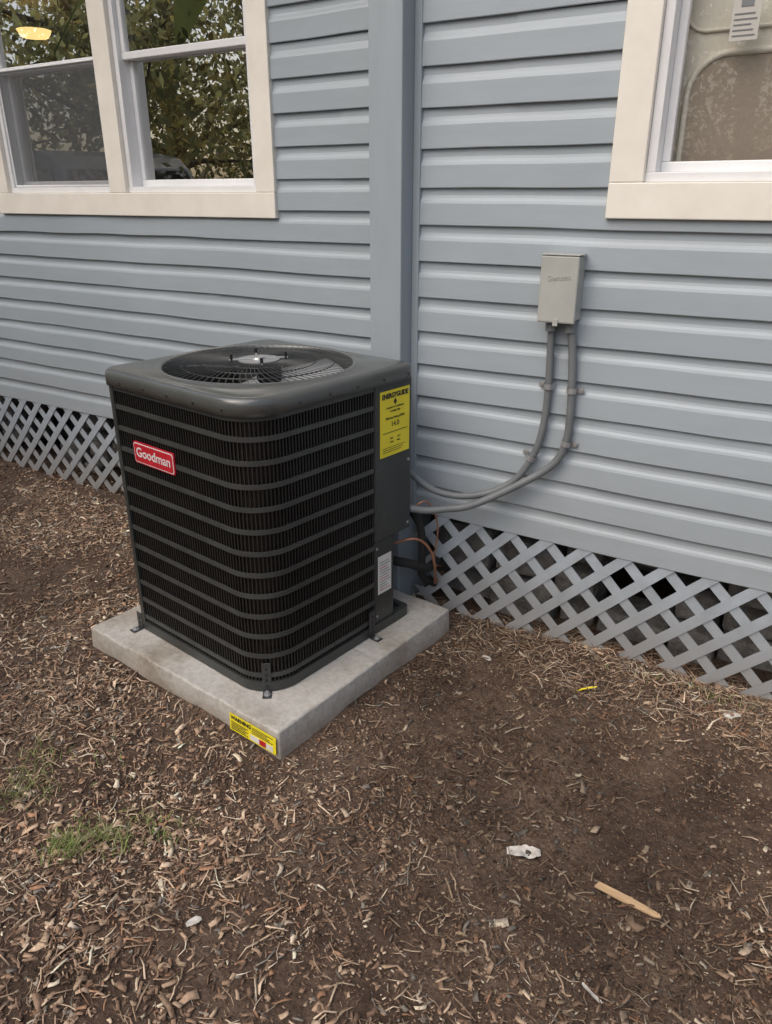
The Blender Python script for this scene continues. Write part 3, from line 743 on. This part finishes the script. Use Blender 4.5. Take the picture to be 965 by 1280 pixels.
for i in range(26):
    a=i*2.4; up=.9-(i/26)*1.5; top=Vector(pts[-1][0])
    for k in range(9):
        t=k/8; c=top+Vector((math.cos(a)*2.0*t,math.sin(a)*2.0*t,up*1.2*t-1.3*t*t)); s=Vector((-math.sin(a),math.cos(a),-.5))*(.28*math.sin(math.pi*min(1,t+.12)))
        V+=[c-s*1,c+Vector((0,0,.03)),c+s*1]
        if k: q=len(V)-6; F+=[(q,q+1,q+4,q+3),(q+1,q+2,q+5,q+4)]
V=np.array([tuple(v) for v in V]); npmesh('fronds',V,np.array(F),M['leaf'],np.tile([[.22,.26,.10]],(len(V),1)),pe)
V=[];F=[]
for i in range(110):
    z=random.uniform(.4,4.4); a=random.uniform(0,6.28); c=Vector((.10*math.sin(z*.6)+.16*math.cos(a),.025*z+.16*math.sin(a),z)); o=Vector((math.cos(a)*.10,math.sin(a)*.10,.16)); s=Vector((-math.sin(a),math.cos(a),0))*.035
    k=len(V); V+=[c-s,c+s,c+o+s*.6,c+o-s*.6]; F.append((k,k+1,k+2,k+3))
meshobj('leaf_stubs',V,F,M['palmbark'],pe)

# ---------------------------------------------------------------- parked van (seen reflected in the window)
M['vanpaint']=mat('van_paint',(.30,.31,.32),(.26,.27,.28),rough=.25,scale=3); M['vanglass']=mat('van_glass',(.03,.035,.035),(.02,.02,.02),rough=.05)
van=empty('parked_van',(-9.0,-4.5,0),R(18)); van.scale=(1,1,.92)
sil=[(2.35,.35),(2.42,.85),(2.25,1.08),(1.55,1.28),(.95,1.98),(.75,2.12),(.3,2.2),(-2.2,2.2),(-2.4,2.05),(-2.45,.35)]
n=len(sil); V=[]
for (yy,s) in ((-.95,1),(.95,1)):
    for (a,c) in sil: V.append((a,yy*(1-.10*max(0,(c-1.1))),c))
vb=meshobj('body',V,[tuple(range(n)),tuple(range(2*n-1,n-1,-1))]+[(i,n+i,n+(i+1)%n,(i+1)%n) for i in range(n)],M['vanpaint'],van); bevel(vb,.06,3)
for sy in (-1,1):
    meshobj('side_window',[(1.35,sy*.962,1.22),(.35,sy*.962,1.22),(.35,sy*.885,1.95),(.85,sy*.885,1.95)],[(0,1,2,3)],M['vanglass'],van)
    for xw in (1.55,-1.5): cyl('wheel',(xw,sy*.86-.1,.37),.37,.2,M['black'],van,'Y',24)
meshobj('windscreen',[(1.52,-.82,1.36),(1.52,.82,1.36),(1.02,.76,1.95),(1.02,-.76,1.95)],[(0,1,2,3)],M['vanglass'],van)
# ---------------------------------------------------------------- world, sun, camera
w=bpy.data.worlds.new('World'); scene.world=w; w.use_nodes=True; nt=w.node_tree
bg=nt.nodes['Background']; sky=nt.nodes.new('ShaderNodeTexSky'); sky.sky_type='NISHITA'; sky.sun_disc=False
sunv=Vector((-.30,-.85,1.05)).normalized()
sky.sun_elevation=math.asin(sunv.z); sky.sun_rotation=math.atan2(sunv.x,sunv.y)
sky.air_density=1.0; sky.dust_density=4; sky.ozone_density=.6
nt.links.new(sky.outputs[0],bg.inputs[0]); bg.inputs[1].default_value=.15
sl=bpy.data.lights.new('sun','SUN'); sl.energy=2.2; sl.angle=R(80); sl.color=(1,.97,.93)
so=link(bpy.data.objects.new('sun',sl)); so.rotation_euler=sunv.to_track_quat('Z','Y').to_euler()
cam=bpy.data.cameras.new('camera'); cam.sensor_fit='VERTICAL'; cam.sensor_height=36; cam.lens=26.55; cam.clip_end=1000; cam.clip_start=.05
co_=link(bpy.data.objects.new('camera',cam)); co_.location=(0,-2.355,1.5); co_.rotation_euler=(R(90-22.7),0,R(31.5)); scene.camera=co_
scene.view_settings.view_transform='Standard'; scene.view_settings.look='None'; scene.view_settings.exposure=0
